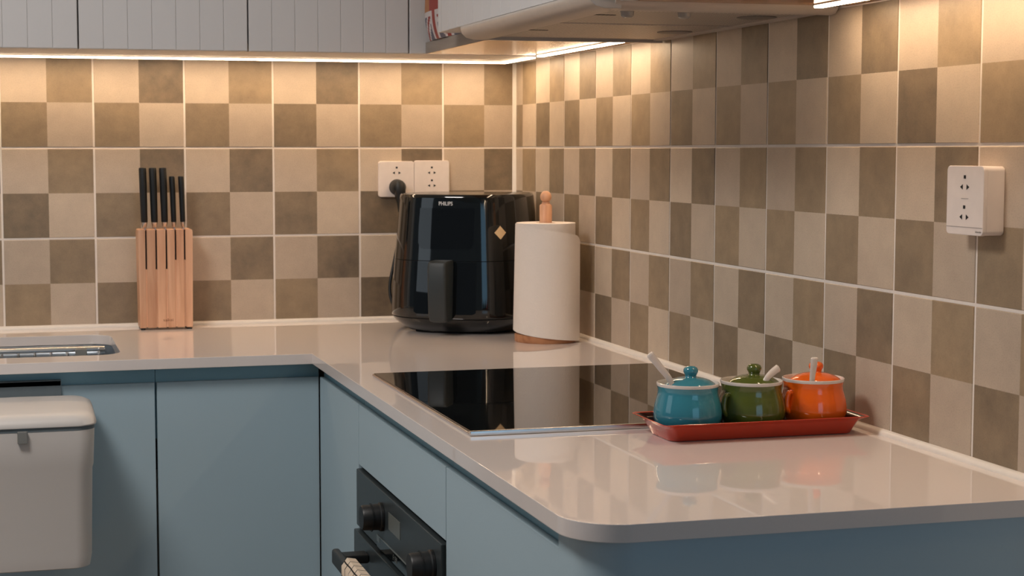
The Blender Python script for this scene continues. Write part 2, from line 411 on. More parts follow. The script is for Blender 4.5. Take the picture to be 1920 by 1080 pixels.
RODS = [-0.985-0.033*i for i in range(19)]
rod0 = None
for x in RODS:
    if rod0 is None:
        rod0 = fin('rod', merge(tube([(x, -0.487, -0.036), (x, -0.188, -0.036)], 0.0022, 8), tube([(x, -0.24, -0.034), (x, -0.24, -0.026)], 0.0026, 8)), 'steel', r)
        rc = WL[rod0.name]
    else:
        o = rod0.copy(); COL.objects.link(o); place(o, (x, rc.y, rc.z), r)
box('clip', (-1.035, -1.012, -0.262, -0.236, -0.034, -0.0175), 'clip', r, bev=0.002)

# ------------------------------------------------------------------ base cabinets
DZ0, DZ1 = -0.75, -0.0495
def door_panel(x0, x1, y0, y1, z0=DZ0, z1=DZ1, parent=None, name='door', bev=0.0012):
    return box(name, (x0, x1, y0, y1, z0, z1), 'blue', parent, bev=bev)
def back_base(x0, x1, label):
    t = thing('base_cabinet', ((x0+x1)/2, -0.3, -ZC), label, 'cabinet', 'blue base cabinets of the back run')
    box('carcass', (x0+0.0005, x1-0.0005, -0.545, -0.02, -0.80, -0.225), 'carcass', t)
    box('handle_channel', (x0+0.0005, x1-0.0005, -0.569, -0.545, -0.16, -0.0215), 'bluegap', t)
    door_panel(x0+0.002, x1-0.002, -0.58, -0.5695, parent=t)
    box('plinth', (x0, x1, -0.53, -0.515, -ZC+0.0, -0.8), 'blue', t)
back_base(-0.8985, -0.5795, 'light blue door cabinet below the worktop, right of the white bin')
back_base(-1.305, -0.8985, 'light blue door cabinet the white bin hangs on')
back_base(-1.72, -1.305, 'light blue door cabinet at far left of the base row')

t = thing('corner_filler', (-0.5, -0.75, -ZC), 'plain pale blue filler panel in the inner corner left of the oven', 'panel')
door_panel(-0.58, -0.5695, -0.9535, -0.5835, parent=t, name='panel')
box('handle_channel', (-0.569, -0.545, -0.953, -0.5695, -0.16, -0.0215), 'bluegap', t)
box('carcass', (-0.545, -0.25, -0.953, -0.585, -0.8, -0.16), 'carcass', t)

t = thing('oven_housing', (-0.3, -1.256, -ZC), 'pale blue cabinet housing with a plain panel above the oven', 'cabinet')
box('upper_panel', (-0.58, -0.5695, -1.5555, -0.9565, -0.1555, DZ1), 'blue', t, bev=0.0012)
box('handle_channel', (-0.569, -0.545, -1.5565, -0.9555, -0.15, -0.0215), 'bluegap', t)
box('side_panel', (-0.544, -0.05, -0.972, -0.956, -ZC, -0.0215), 'blue', t)
box('side_panel', (-0.544, -0.05, -1.5565, -1.5405, -ZC, -0.0215), 'blue', t)

t = thing('end_cabinet', (-0.3, -1.85, -ZC), 'pale blue cabinet right of the oven with a rounded free end', 'cabinet')
door_panel(-0.58, -0.5695, -2.054, -1.5585, parent=t)
box('handle_channel', (-0.569, -0.545, -2.0555, -1.5575, -0.16, -0.0215), 'bluegap', t)
box('carcass', (-0.545, -0.02, -2.05, -1.5575, -0.8, -0.16), 'carcass', t)
def endpanel():
    R = 0.058; x0, y0 = -0.581, -2.163
    p = [(-0.002, y0), (x0+R, y0)]+[(x0+R-R*math.sin(a), y0+R-R*math.cos(a)) for a in [PI/2*k/12 for k in range(1, 13)]]
    p += [(x0, -2.0565), (-0.53, -2.0565), (-0.53, -2.10), (-0.002, -2.10)]
    return ext(p, 'z', -ZC, -0.0208)
fin('rounded_end_panel', endpanel(), 'blue', t)

# oven
ov = thing('oven', (-0.3, -1.256, -0.78), 'dark grey built-in oven with black knobs below the hob', 'oven')
Y0, Y1 = -1.5395, -0.9735
box('cavity', (-0.556, -0.06, Y0+0.002, Y1-0.002, -0.745, -0.17), 'seam', ov)
OY0, OY1 = -1.549, -0.9575
box('control_panel', (-0.585, -0.563, OY0, OY1, -0.262, -0.162), 'oven', ov, bev=0.002)
box('door', (-0.590, -0.563, OY0, OY1, -0.745, -0.2685), 'oven', ov, bev=0.002)
box('door_window', (-0.5925, -0.5895, OY0+0.07, OY1-0.07, -0.66, -0.345), 'ovenglass', ov)
for ky in (-1.165, -1.5015):
    v, f = lathe([(0.0, 0.0), (0.0235, 0.0), (0.0235, 0.004), (0.0215, 0.006), (0.0205, 0.032), (0.019, 0.0345), (0.0, 0.0345)], 0, 0, 32, False, False)
    k = fin('knob', ([(-0.5855-c, ky+a, -0.204+b) for a, b, c in v], f), 'rubber', ov)
    v, f = lathe([(0.0212, 0.0), (0.0232, 0.0), (0.0232, 0.0015), (0.0212, 0.0015)], 0, 0, 32, False, False)
    fin('grip_ring', ([(-0.603-c, ky+a, -0.204+b) for a, b, c in v], f), 'rubber', k)
box('display', (-0.5856, -0.5846, -1.295, -1.214, -0.214, -0.186), 'display', ov)
st = box('lower_strip', (-0.5858, -0.5848, -1.405, -1.128, -0.2612, -0.2425), 'ovenglass', ov)
box('bright_edge', (-0.5862, -0.5850, -1.405, -1.128, -0.2425, -0.2408), 'ovenbright', st)
box('strip_end', (-0.5861, -0.5849, -1.150, -1.128, -0.252, -0.2425), 'ovenbright', st)
text('strip_characters', 'F 150', 0.013, 'display', st, (-0.586, -1.262, -0.2520), (0, -1, 0), (0, 0, 1), 0.0002)  # small grey characters on the dark lower strip
hd = fin('handle', merge(boxg(-0.648, -0.634, -1.46, -1.05, -0.306, -0.279)), 'matteblack', ov, bev=0.005, seg=3)
for hy in (-1.072, -1.438):
    box('handle_bracket', (-0.642, -0.5905, hy-0.017, hy+0.017, -0.3, -0.285), 'rubber', hd, bev=0.003)

# tea towel over the oven handle
def towel():
    V = []; F = []; UV = []; nu, nv = 14, 40
    for i in range(nu+1):
        y = -1.175-0.15*i/nu
        for j in range(nv+1):
            s_ = j/nv; L = s_*0.62-0.30              # arc length from the crown
            rr = 0.0125; h = rr*PI/2
            wv = 0.0025*math.sin(i*0.9+j*0.05)
            if L < -h: x = -0.641-rr-0.001*math.sin(i*1.1)+wv*min(1, (-L-h)*8)-0.002; z = -0.2765+0.0-(-L-h)
            elif L > h: x = -0.641+rr-0.0005; z = -0.2765-(L-h)
            else:
                a = L/rr; x = -0.641+rr*math.sin(a); z = -0.2765+rr*math.cos(a)-0.0
            V.append((x, y, z)); UV.append((i/nu*0.6, s_))
    for i in range(nu):
        for j in range(nv):
            k = i*(nv+1)+j; F.append((k, k+1, k+nv+2, k+nv+1))
    return V, F, UV
v, f, uv = towel()
o = fin('tea_towel', (v, f), 'cloth', None, uv=uv, solid=0.001); tag(o, 'cream tea towel with thin black check lines over the oven handle', 'towel')

# hanging bin
bn = thing('hanging_bin', (-1.15, -0.69, -0.36), 'off-white plastic bin with lid hanging on the left base cabinet door', 'bin')
def binbody():
    R = []
    for z, s_ in ((-0.352, 0.0), (-0.350, 0.004), (-0.33, 0.007), (-0.172, 0.0105), (-0.166, 0.0125), (-0.115, 0.0145), (-0.1, 0.015)):
        d = 0.018-s_
        R.append([(x, y, z) for x, y in rrect(-1.275+d, -1.021-d, -0.80+d, -0.589, 0.03, 8)])
    R += [[(x, y, -0.1) for x, y in rrect(-1.275+0.01, -1.021-0.01, -0.80+0.01, -0.594, 0.026, 8)], [(x, y, -0.345) for x, y in rrect(-1.275+0.02, -1.021-0.02, -0.80+0.02, -0.598, 0.026, 8)]]
    return loft(R)
fin('body', binbody(), 'binwhite', bn)
fin('gasket', ext(rrect(-1.2725, -1.0235, -0.7975, -0.589, 0.032, 8), 'z', -0.1, -0.0925), 'bingrey', bn)
def binlid():
    R = []
    for z, d in ((-0.0925, 0.004), (-0.0915, 0.0025), (-0.080, 0.002), (-0.070, 0.006), (-0.0635, 0.016), (-0.0615, 0.034), (-0.0605, 0.08)):
        R.append([(x, y, z+0.010*(y+0.59)/0.2*min(1, max(0, (z+0.0925)/0.012))) for x, y in rrect(-1.278+d, -1.018-d, -0.803+d, -0.588-min(d, 0.03), 0.034, 8)])
    return loft(R)
fin('lid', binlid(), 'binwhite', bn)
box('clip', (-1.158, -1.141, -0.8065, -0.795, -0.119, -0.0975), 'clip', bn, bev=0.0015)
box('hanger_bracket', (-1.225, -1.075, -0.5875, -0.5812, -0.115, -0.0375), 'bingrey', bn, bev=0.0012)
box('hanger_hook', (-1.225, -1.075, -0.5875, -0.5697, -0.0485, -0.0375), 'bingrey', bn, bev=0.001)

# ------------------------------------------------------------------ hob
h = thing('hob', (-0.295, -1.282, 0.0), 'black glass built-in hob with a steel edge in the worktop', 'hob')
box('frame', (-0.557, -0.033, -1.600, -0.964, 0.0002, 0.0045), 'steel', h, bev=0.0015)
box('glass', (-0.5545, -0.0355, -1.5955, -0.9665, 0.002, 0.0062), 'glass', h, bev=0.0012)
box('front_trim', (-0.557, -0.033, -1.6035, -1.5960, 0.0004, 0.0072), 'steel', h, bev=0.0012)

# ------------------------------------------------------------------ upper cabinets
ZU = 0.598; UT = 1.30
def planks(parent, n, a0, a1, z0, z1, front, axis):
    w = (a1-a0)/n; first = None
    for i in range(n):
        lo = a0+w*i+0.0004; hi = a0+w*(i+1)-0.0004
        if first is None:
            g = boxg(lo, hi, front, front+0.0035, z0, z1) if axis == 'x' else boxg(front, front+0.0035, lo, hi, z0, z1)
            first = fin('plank', g, 'white', parent, bev=0.0008, seg=1); c0 = WL[first.name].copy()
        else:
            o = first.copy(); COL.objects.link(o)
            c = c0+Vector((w*i, 0, 0) if axis == 'x' else (0, w*i, 0)); place(o, c, parent)
def upper(x0, x1, n, label):
    t = thing('wall_cabinet', ((x0+x1)/2, -0.17, ZU), label, 'cabinet', 'grooved wall cabinets of the back wall')
    box('carcass', (x0+0.0003, x1-0.0003, -0.315, -0.004, ZU, UT), 'carcass', t)
    d = box('door', (x0+0.0015, x1-0.0015, -0.3335, -0.317, ZU, UT), 'white', t)
    planks(d, n, x0+0.0015, x1-0.0015, ZU+0.0005, UT, -0.335, 'x')
upper(-1.0206, -0.6788, 7, 'off-white grooved wall cabinet above the knife block, second from the hood side')
upper(-0.6788, -0.3382, 7, 'off-white grooved wall cabinet beside the open corner shelf')
upper(-1.3624, -1.0206, 7, 'off-white grooved wall cabinet at the left edge, above the sink')
t = thing('corner_wall_panel', (-0.2, -0.17, ZU), 'narrow off-white grooved wall panel behind the patterned bag', 'panel')
box('carcass', (-0.3379, -0.004, -0.315, -0.004, ZU, UT), 'carcass', t)
d = box('door', (-0.3367, -0.24, -0.3335, -0.317, ZU, UT), 'white', t)
planks(d, 2, -0.3367, -0.24, ZU+0.0005, UT, -0.335, 'x')

# open corner shelf
t = thing('corner_shelf', (-0.15, -0.62, ZU), 'open wood corner shelf board beside the cooker hood', 'shelf')
box('board', (-0.300, -0.004, -0.905, -0.3365, ZU, 0.6215), 'oak', t)
box('front_edge', (-0.3022, -0.3001, -0.905, -0.3365, ZU+0.0003, 0.6215), 'greywood', t)

# patterned bag on the shelf
def bag():
    V = []; F = []; nu, nv = 36, 48
    for i in range(nu+1):
        for j in range(nv+1):
            u = i/nu; w = j/nv
            y = -0.345-0.25*u; z = 0.6222+0.25*w
            puff = 0.036*math.sin(PI*u)**0.25*math.sin(PI*min(1, w*1.0+0.08))**0.5 if 0 < u < 1 else 0
            V.append((-0.286-puff-0.003*math.sin(9*w+3*u), y, z))
    for i in range(nu):
        for j in range(nv):
            k = i*(nv+1)+j; F.append((k, k+1, k+nv+2, k+nv+1))
    n = len(V)
    V2 = [(-0.25+0.02*math.sin(PI*(0.03+0.94*((p[1]+0.345)/-0.25))), p[1], p[2]) for p in V]
    F2 = [tuple(q+n for q in f[::-1]) for f in F]
    S = []
    for i in range(nu):
        a, b = i*(nv+1), (i+1)*(nv+1); S += [(a, b, b+n, a+n), (a+nv, a+nv+n, b+nv+n, b+nv)]
    for j in range(nv):
        a, b = j, j+1; S.append((a, a+n, b+n, b)); a, b = nu*(nv+1)+j, nu*(nv+1)+j+1; S.append((a, b, b+n, a+n))
    return V+V2, F+F2+S
def flag(c, nrm):
    # diagonal white and red bands with a tan blot, printed on a grey-blue ground
    u = (-0.345-c.y)/0.25; w = (c.z-0.6222)/0.25
    a, b = u-0.46, w-0.30
    if abs(b) < 0.07 or abs(a) < 0.05:
        return 3 if (abs(b) < 0.07 and u < 0.34 and b < 0.03) else 0
    if abs(b) < 0.115 or abs(a) < 0.09: return 2
    d1 = abs(a-b*1.15); d2 = abs(a+b*1.15)
    if min(d1, d2) < 0.035: return 0
    if min(d1, d2) < 0.1: return 2
    return 1
o = fin('patterned_bag', bag(), ['red', 'navy', 'offw', 'tan'], None, matfn=flag); tag(o, 'red, white and blue printed bag standing on the open corner shelf', 'bag')

# hood cabinet with grooved doors
def hood_cab(y0, y1, label, z0, n, under):
    t = thing('wall_cabinet', (-0.17, (y0+y1)/2, z0), label, 'cabinet', 'grooved wall cabinets of the right wall')
    box('carcass', (-0.325, -0.004, y0, y1, z0, UT), under, t)
    d = box('door', (-0.3470, -0.328, y0+0.0015, y1-0.0015, z0-0.0002, UT), 'white', t)
    planks(d, n, y0+0.0015, y1-0.0015, z0, UT, -0.3495, 'y')
    return t
hc = hood_cab(-1.618, -0.648, 'off-white grooved wall cabinet above the cooker hood', 0.6222, 17, 'carcass')
box('side_panel', (-0.3495, -0.004, -0.6475, -0.6235, 0.6218, UT), 'white', hc, bev=0.001)
hood_cab(-2.44, -1.6205, 'wall cabinet on the right wall nearer than the cooker hood', ZU, 14, 'oak')

# cooker hood
hd = thing('cooker_hood', (-0.19, -1.26, 0.588), 'slim beige cooker hood with mesh filters over the hob', 'cooker hood')
HY0, HY1 = -1.597, -0.915
box('body', (-0.345, -0.004, HY0+0.012, HY1-0.0105, 0.5992, 0.6215), 'hood', hd)
prof = [(-0.335, 0.5895), (-0.360, 0.5895), (-0.374, 0.593), (-0.3815, 0.600), (-0.384, 0.608), (-0.384, 0.6125), (-0.335, 0.6125)]
fin('front_bar', ext(prof, 'y', HY0+0.004, HY1), 'hood', hd, bev=0.002)
box('front_slot', (-0.352, -0.335, HY0+0.01, HY1-0.01, 0.6128, 0.6166), 'seam', hd)
prof = [(HY0, 0.606), (HY0+0.004, 0.596), (HY0+0.012, 0.590), (HY0+0.022, 0.5888), (HY0+0.03, 0.5888), (HY0+0.03, 0.6125), (HY0, 0.6125)]
fin('side_lip', ext(prof, 'x', -0.345, -0.003), 'hood', hd, bev=0.001)
prof = [(HY1, 0.606), (HY1, 0.5905), (HY1-0.004, 0.5888), (HY1-0.010, 0.5888), (HY1-0.010, 0.606)]
fin('side_lip', ext(prof, 'x', -0.345, -0.003), 'hood', hd, bev=0.001)
box('rear_strip', (-0.022, -0.003, HY0+0.03, HY1-0.011, 0.5925, 0.5992), 'hood', hd)
for a, b in ((-1.2615, HY1-0.0105), (HY0+0.031, -1.2665)):
    fl = box('filter', (-0.333, -0.0225, a, b, 0.5945, 0.5990), 'mesh', hd)
    for q in ((-0.333, -0.0225, b-0.006, b), (-0.333, -0.0225, a, a+0.006)):
        box('filter_rail', (*q, 0.5936, 0.5944), 'hood', fl)
    yc = (a+b)/2
    fin('filter_latch', lathe([(0.0, 0.5926), (0.027, 0.5926), (0.03, 0.5934), (0.03, 0.5946)], -0.062, yc-0.03, 32, False, True), 'latch', fl)
    box('grip_slot', (-0.325, -0.285, yc-0.02, yc-0.012, 0.5939, 0.5945), 'seam', fl)
box('filter_gap', (-0.333, -0.0225, -1.2664, -1.2616, 0.5948, 0.5990), 'seam', hd)
box('bar_gap', (-0.3349, -0.3331, HY0+0.031, HY1-0.0105, 0.5930, 0.5990), 'seam', hd)
for lx, ly in ((-0.312, -1.553), (-0.225, -1.553)):  # two small frosted stubs hanging below the hood's right side
    fin('frosted_stub', lathe([(0.0, 0.5805), (0.006, 0.581), (0.009, 0.5835), (0.0105, 0.5944), (0.0, 0.5944)], lx, ly, 24, False, False), 'lens', hd)

# LED strips under the wall cabinets
def led(name, label, x0, x1, y0, y1):
    t = thing(name, ((x0+x1)/2, (y0+y1)/2, ZU), label, 'light strip', 'warm light strips under the wall cabinets')
    box('channel', (x0, x1, y0, y1, 0.5962, 0.5978), 'alu', t)
    e = 0.0008
    box('diffuser', (x0+e, x1-e, y0+e, y1-e, 0.5930, 0.5962), ['led', 'ledside'], t, bev=0.0008, matfn=lambda c_, n_: 0 if n_.z < -0.8 else 1)
led('light_strip', 'glowing warm light strip under the back wall cabinets', -1.36, -0.0665, -0.096, -0.080)
led('light_strip', 'short glowing light strip in the corner under the back wall cabinets', -0.065, -0.049, -0.312, -0.080)
led('light_strip', 'glowing warm light strip under the open corner shelf', -0.065, -0.049, -0.900, -0.362)
led('light_strip', 'glowing warm light strip at top edge right of the cooker hood', -0.065, -0.049, -2.43, -1.635)

# ------------------------------------------------------------------ wall sockets
def universal_socket(parent, u, z, wallname):
    """three pin outlet: square earth above two D shaped slots"""
    for du, dz, poly in ((0, 0.008, [(-0.0022, -0.0018), (0.0022, -0.0018), (0.0022, 0.0024), (-0.0022, 0.0024)]),
                         (-0.0065, -0.004, [(-0.0035, 0), (0.0022, -0.0032), (0.0022, 0.0032)]),
                         (0.0065, -0.004, [(0.0035, 0), (-0.0022, -0.0032), (-0.0022, 0.0032)])):
        if wallname == 'back': g = ext([(u+du+a, z+dz+b) for a, b in poly], 'y', -0.0089, -0.0078)
        else: g = ext([(u-du-a, z+dz+b) for a, b in poly], 'x', -0.0304, -0.0292)
        fin('pin_hole', g, 'hole', parent, smooth=False)
so = thing('wall_socket', (-0.291, 0, 0.327), 'white double wall socket with the black plug in it', 'socket', 'white sockets on the back wall')
fin('plate', ext(rrect(-0.3335, -0.2490, 0.2862, 0.3690, 0.006, 5), 'y', -0.0085, 0.0), 'plate', so, bev=0.0015)
universal_socket(so, -0.2905, 0.346, 'back'); universal_socket(so, -0.2905, 0.306, 'back')
so = thing('wall_socket', (-0.2062, 0, 0.33), 'white double wall socket right behind the air fryer lid', 'socket', 'white sockets on the back wall')
fin('plate', ext(rrect(-0.2486, -0.1640, 0.2872, 0.3705, 0.006, 5), 'y', -0.0085, 0.0), 'plate', so, bev=0.0015)
universal_socket(so, -0.2063, 0.346, 'back'); universal_socket(so, -0.2063, 0.316, 'back')
so = thing('wall_socket', (0, -1.975, 0.33), 'white surface-mounted double wall socket on the right wall', 'socket')
fin('box', ext(rrect(-2.0165, -1.9370, 0.2895, 0.3735, 0.006, 5), 'x', -0.024, 0.0), 'plate', so, bev=0.0012)
fin('plate', ext(rrect(-2.0175, -1.9360, 0.2890, 0.3740, 0.006, 5), 'x', -0.030, -0.0242), 'plate', so, bev=0.0012)
box('cover_line', (-0.03015, -0.0295, -2.0165, -1.9370, 0.2984, 0.2990), 'greyprint', so)
universal_socket(so, -1.9765, 0.352, 'right'); universal_socket(so, -1.9765, 0.315, 'right')
box('rating_mark', (-0.0302, -0.0298, -1.985, -1.969, 0.3335, 0.3341), 'greyprint', so)
text('brand_mark', 'Schneider', 0.0034, 'greyprint', so, (-0.03, -2.0085, 0.2938), (0, -1, 0), (0, 0, 1), 0.0002)

# ------------------------------------------------------------------ air fryer
FA = math.radians(33); FC = Vector((-0.1805, -0.226, 0))
FV = Vector((-math.sin(FA), -math.cos(FA), 0)); RV = Vector((math.cos(FA), -math.sin(FA), 0))
A0, B0, NE = 0.158, 0.170, 2.7
KEYS = [(0.0, 0.78), (0.006, 0.80), (0.012, 0.86), (0.02, 0.925), (0.03, 0.975), (0.0345, 0.990), (0.04, 1.0), (0.10, 0.985), (0.16, 0.955), (0.2, 0.933), (0.28, 0.893), (0.294, 0.885), (0.3, 0.875), (0.4, 0.8)]
def fs(z):
    for (z0, s0), (z1, s1) in zip(KEYS, KEYS[1:]):
        if z0 <= z <= z1: return s0+(s1-s0)*(z-z0)/(z1-z0)
    return KEYS[0][1]
def fp(u, w, z): return tuple(FC+RV*u+FV*w+Vector((0, 0, z)))
def fring(z, k=1.0, off=0.0, n=72):
    s_ = fs(z)*k; out = []
    for j in range(n):
        t = 2*PI*j/n; c, d = math.cos(t), math.sin(t)
        out.append(fp((A0*s_+off)*math.copysign(abs(c)**(2/NE), c), (B0*s_+off)*math.copysign(abs(d)**(2/NE), d), z))
    return out
def fsurf(u, z, off=0.0):
    s_ = fs(z); a = A0*s_; q = max(0.0, 1-abs(u/a)**NE)**(1/NE)
    return fp(u, B0*s_*q+off, z)
af = thing('air_fryer', FC, 'glossy black air fryer with cable in the worktop corner', 'air fryer')
fin('base', loft([fring(z) for z in (0.005, 0.008, 0.012, 0.016, 0.02, 0.025, 0.03, 0.0335)]+[fring(0.0335, 0.985)]), 'gloss', af)
fin('base_seam', loft([fring(0.033, 0.985), fring(0.036, 0.985)]), 'seam', af)
fin('lower_body', loft([fring(0.0355, 0.985), fring(0.0355), fring(0.04), fring(0.06), fring(0.1), fring(0.13), fring(0.1575), fring(0.1575, 0.985)]), 'gloss', af)
fin('drawer_seam', loft([fring(0.157, 0.988), fring(0.1597, 0.988)]), 'seam', af)
fin('upper_body', loft([fring(0.159, 0.985), fring(0.159), fring(0.2), fring(0.24), fring(0.28), fring(0.292), fring(0.297), fring(0.2995, 0.99), fring(0.2995, 0.96), fring(0.297, 0.95)]), 'gloss', af)
fin('top_cover', loft([fring(0.2965, 0.94), fring(0.2985, 0.94), fring(0.2995, 0.92), fring(0.3, 0.5), fring(0.3, 0.05)]), 'fryertop', af)
def patch(u0, u1, z0, z1, off, r=0.0, nu=20, nz=8):
    V = []; F = []
    for i in range(nu+1):
        u = u0+(u1-u0)*i/nu; e = min(u-u0, u1-u); dz = r-math.sqrt(max(0, r*r-(r-e)**2)) if e < r else 0
        for j in range(nz+1): V.append(fsurf(u, z0+dz+(z1-z0-dz)*j/nz, off))
    for i in range(nu):
        for j in range(nz):
            k = i*(nz+1)+j; F.append((k, k+1, k+nz+2, k+nz+1))
    return V, F
fin('control_display', patch(-0.062, 0.062, 0.184, 0.271, 0.0006, 0.012), 'gloss2', af, solid=0.0004)
fin('drawer_front', patch(-0.07, 0.07, 0.045, 0.156, 0.0004, 0.004), 'gloss2', af, solid=0.0003)
fw = fsurf(0, 0.16); w0 = B0*fs(0.10)-0.01
def fhandle():
    R = []
    for z, d, k in ((0.030, 0.020, 0.7), (0.034, 0.030, 0.95), (0.05, 0.036, 1), (0.10, 0.040, 1), (0.15, 0.040, 1), (0.158, 0.036, 0.97), (0.161, 0.026, 0.9)):
        wf = B0*fs(0.04)+0.002; hw = 0.0205*k
        R.append([fp(u, w, z) for u, w in rrect(-hw, hw, w0, wf+d+0.006, 0.006, 4)])
    return loft(R)
fin('handle', fhandle(), 'matteblack', af)
c = Vector(fsurf(0, 0.2805, 0.0012))
text('logo', 'PHILIPS', 0.0115, 'logo', af, c, RV, (0, 0, 1), 0.0004, bold=0.0002, sx=0.86)
def fang(t, z, off=0.0):
    s_ = fs(z); c, d = math.cos(t), math.sin(t)
    return fp((A0*s_+off)*math.copysign(abs(c)**(2/NE), c), (B0*s_+off)*math.copysign(abs(d)**(2/NE), d), z)
def sticker(t0, z, dt, dz, k=6):
    V = []; F = []
    for i in range(k+1):
        for j in range(k+1):
            a, b = i/k-0.5, j/k-0.5; V.append(fang(t0+dt*(a-b), z+dz*(a+b), 0.0008))
    for i in range(k):
        for j in range(k):
            q = i*(k+1)+j; F.append((q, q+1, q+k+2, q+k+1))
    return V, F
fin('sticker', sticker(math.radians(45.5), 0.219, 0.115, 0.0145), 'sticker', af, solid=0.0003)
for su, sw in ((-0.08, 0.09), (0.08, 0.09), (-0.08, -0.09), (0.08, -0.09)):
    p = fp(su, sw, 0); fin('foot', lathe([(0.010, 0.0004), (0.012, 0.006)], p[0], p[1], 16), 'rubber', af)
# plug and cable
def plug():
    g1 = []
    v, f = lathe([(0.0, 0.0), (0.0185, 0.0), (0.0185, 0.006), (0.0165, 0.012), (0.0165, 0.024), (0.013, 0.03), (0.0, 0.031)], 0, 0, 24, False, False)
    g1 = ([(-0.2905+a, -0.0092-c_, 0.309+b) for a, b, c_ in v], f)
    rings = []
    for z, hx, y0, y1, cx in ((0.324, 0.008, -0.040, -0.018, 0.0), (0.315, 0.0125, -0.045, -0.014, 0.001), (0.30, 0.0125, -0.046, -0.014, 0.002), (0.285, 0.0105, -0.045, -0.018, 0.003), (0.272, 0.0075, -0.042, -0.024, 0.003), (0.252, 0.006, -0.040, -0.027, 0.004)):
        rings.append([(x, y, z) for x, y in rrect(-0.2905+cx-hx, -0.2905+cx+hx, y0, y1, min(hx, (y1-y0)/2)*0.8, 4)])
    return merge(g1, loft(rings))
fin('plug', plug(), 'rubber', af)
fin('cable', tube(spline([(-0.2865, -0.0335, 0.256), (-0.288, -0.0335, 0.22), (-0.2945, -0.036, 0.18), (-0.306, -0.04, 0.13), (-0.316, -0.045, 0.085), (-0.314, -0.052, 0.05), (-0.300, -0.062, 0.022), (-0.27, -0.075, 0.0062), (-0.24, -0.08, 0.0062)], 8), 0.0038, 10), 'rubber', af)

# ------------------------------------------------------------------ paper towel holder and roll
TX, TY = -0.0940, -0.520
ph = thing('paper_towel_holder', (TX, TY, 0), 'beech wood paper towel stand with a ball top', 'towel holder')
fin('base', lathe([(0.0625, 0.0), (0.064, 0.002), (0.064, 0.0145), (0.062, 0.0165), (0.0, 0.0165)], TX, TY, 48, True, False), 'beechdark', ph)
fin('rod', lathe([(0.0128, 0.016), (0.0128, 0.280), (0.0115, 0.2825), (0.0085, 0.2835), (0.0085, 0.2875)], TX, TY, 24), 'beech', ph)
fin('ball_top', lathe([(0.0118*math.sin(PI*k/14), 0.2985-0.0122*math.cos(PI*k/14)) for k in range(1, 14)], TX, TY, 24), 'beech', ph)
pr = thing('paper_roll', (TX, TY, 0.017), 'white paper towel roll with a loose sheet on the wooden stand', 'paper roll')
fin('roll', lathe([(0.0205, 0.0185), (0.0605, 0.0185), (0.0612, 0.0195), (0.0612, 0.2445), (0.0606, 0.2452), (0.0205, 0.2452), (0.0205, 0.0185)], TX, TY, 64, False, False), 'paper', pr)
fin('core', lathe([(0.0190, 0.0187), (0.0203, 0.0187), (0.0203, 0.245), (0.0190, 0.245), (0.0190, 0.0187)], TX, TY, 32, False, False), 'card', pr)
def sheet():
    V = []; F = []; nu, nz = 44, 24
    va = math.atan2(-3.8013-TY, -1.1687-TX)          # direction of the viewer's side of the room
    for i in range(nu+1):
        t = i/nu; a = va-math.radians(118)+math.radians(198)*t
        top = 0.2432-0.026*max(0, (t-0.25)/0.75)**1.2; bot = 0.0275-0.0255*t
        if t > 0.9: top -= 0.010*((t-0.9)/0.1)**2
        for j in range(nz+1):
            q = j/nz; z = bot+(top-bot)*q
            e = min(1, max(0, (t-0.25)/0.6)); rr = 0.0628+0.0090*e*e*(3-2*e)+0.0060*(1-q)*max(0, 1-t*2.2)
            V.append((TX+rr*math.cos(a), TY+rr*math.sin(a), z))
    for i in range(nu):
        for j in range(nz):
            k = i*(nz+1)+j; F.append((k, k+1, k+nz+2, k+nz+1))
    return V, F
fin('loose_sheet', sheet(), 'paper', pr, solid=0.0005)

# ------------------------------------------------------------------ knife block and knives
XS = [-0.8908, -0.8735, -0.8515, -0.8293, -0.8093, -0.7894, -0.7716]
kb = thing('knife_block', (-0.831, -0.057, 0.0), 'beech wood knife block against the tiled back wall', 'knife block')
SG = 0.0034
for i in range(6):
    a = XS[i]+(SG/2 if i else 0); b = XS[i+1]-(SG/2 if i < 5 else 0)
    poly = [(a, 0.0045), (b, 0.0045), (b, 0.2215), (a, 0.2215)]
    if i == 0: poly = [(a+0.002, 0.0045), (b, 0.0045), (b, 0.2215), (a+0.004, 0.2215), (a+0.001, 0.2200), (a, 0.2165)]
    if i == 5: poly = [(a, 0.0045), (b-0.002, 0.0045), (b, 0.2165), (b-0.001, 0.2200), (b-0.004, 0.2215), (a, 0.2215)]
    fin('wood_strip', ext(poly, 'y', -0.090, -0.024), 'beech', kb, bev=0.0014 if 0 < i < 5 else 0.0008, seg=2, ang=60)
for i in range(1, 6):
    top = 0.134 if i < 4 else 0.154
    box('slot_floor', (XS[i]-SG/2-0.0012, XS[i]+SG/2+0.0012, -0.0885, -0.026, 0.006, top), 'beech', kb)
for i in range(1, 6):  # dark inserts set in the slots stand in for their inner shade
    box('slot_shade', (XS[i]-SG/2+0.00005, XS[i]+SG/2-0.00005, -0.0840, -0.075, 0.134 if i < 4 else 0.154, 0.2195), 'seam', kb)
for fx in (-0.882, -0.780):
    for fy in (-0.083, -0.03): fin('foot', lathe([(0.005, 0.0), (0.0055, 0.0046)], fx, fy, 14), 'rubber', kb)
text('brand_mark', 'sakai', 0.009, 'brownprint', kb, (-0.8275, -0.0902, 0.0215), (1, 0, 0), (0, 0, 1), 0.0001, sx=1.3)
KN = ['leftmost long black-handled knife in the beech block', 'second long black-handled knife from the left in the beech block', 'third black-handled knife in the beech block, right of two other long ones',
      'short black-handled knife beside the long ones in the beech block', 'rightmost short black-handled knife in the beech block']
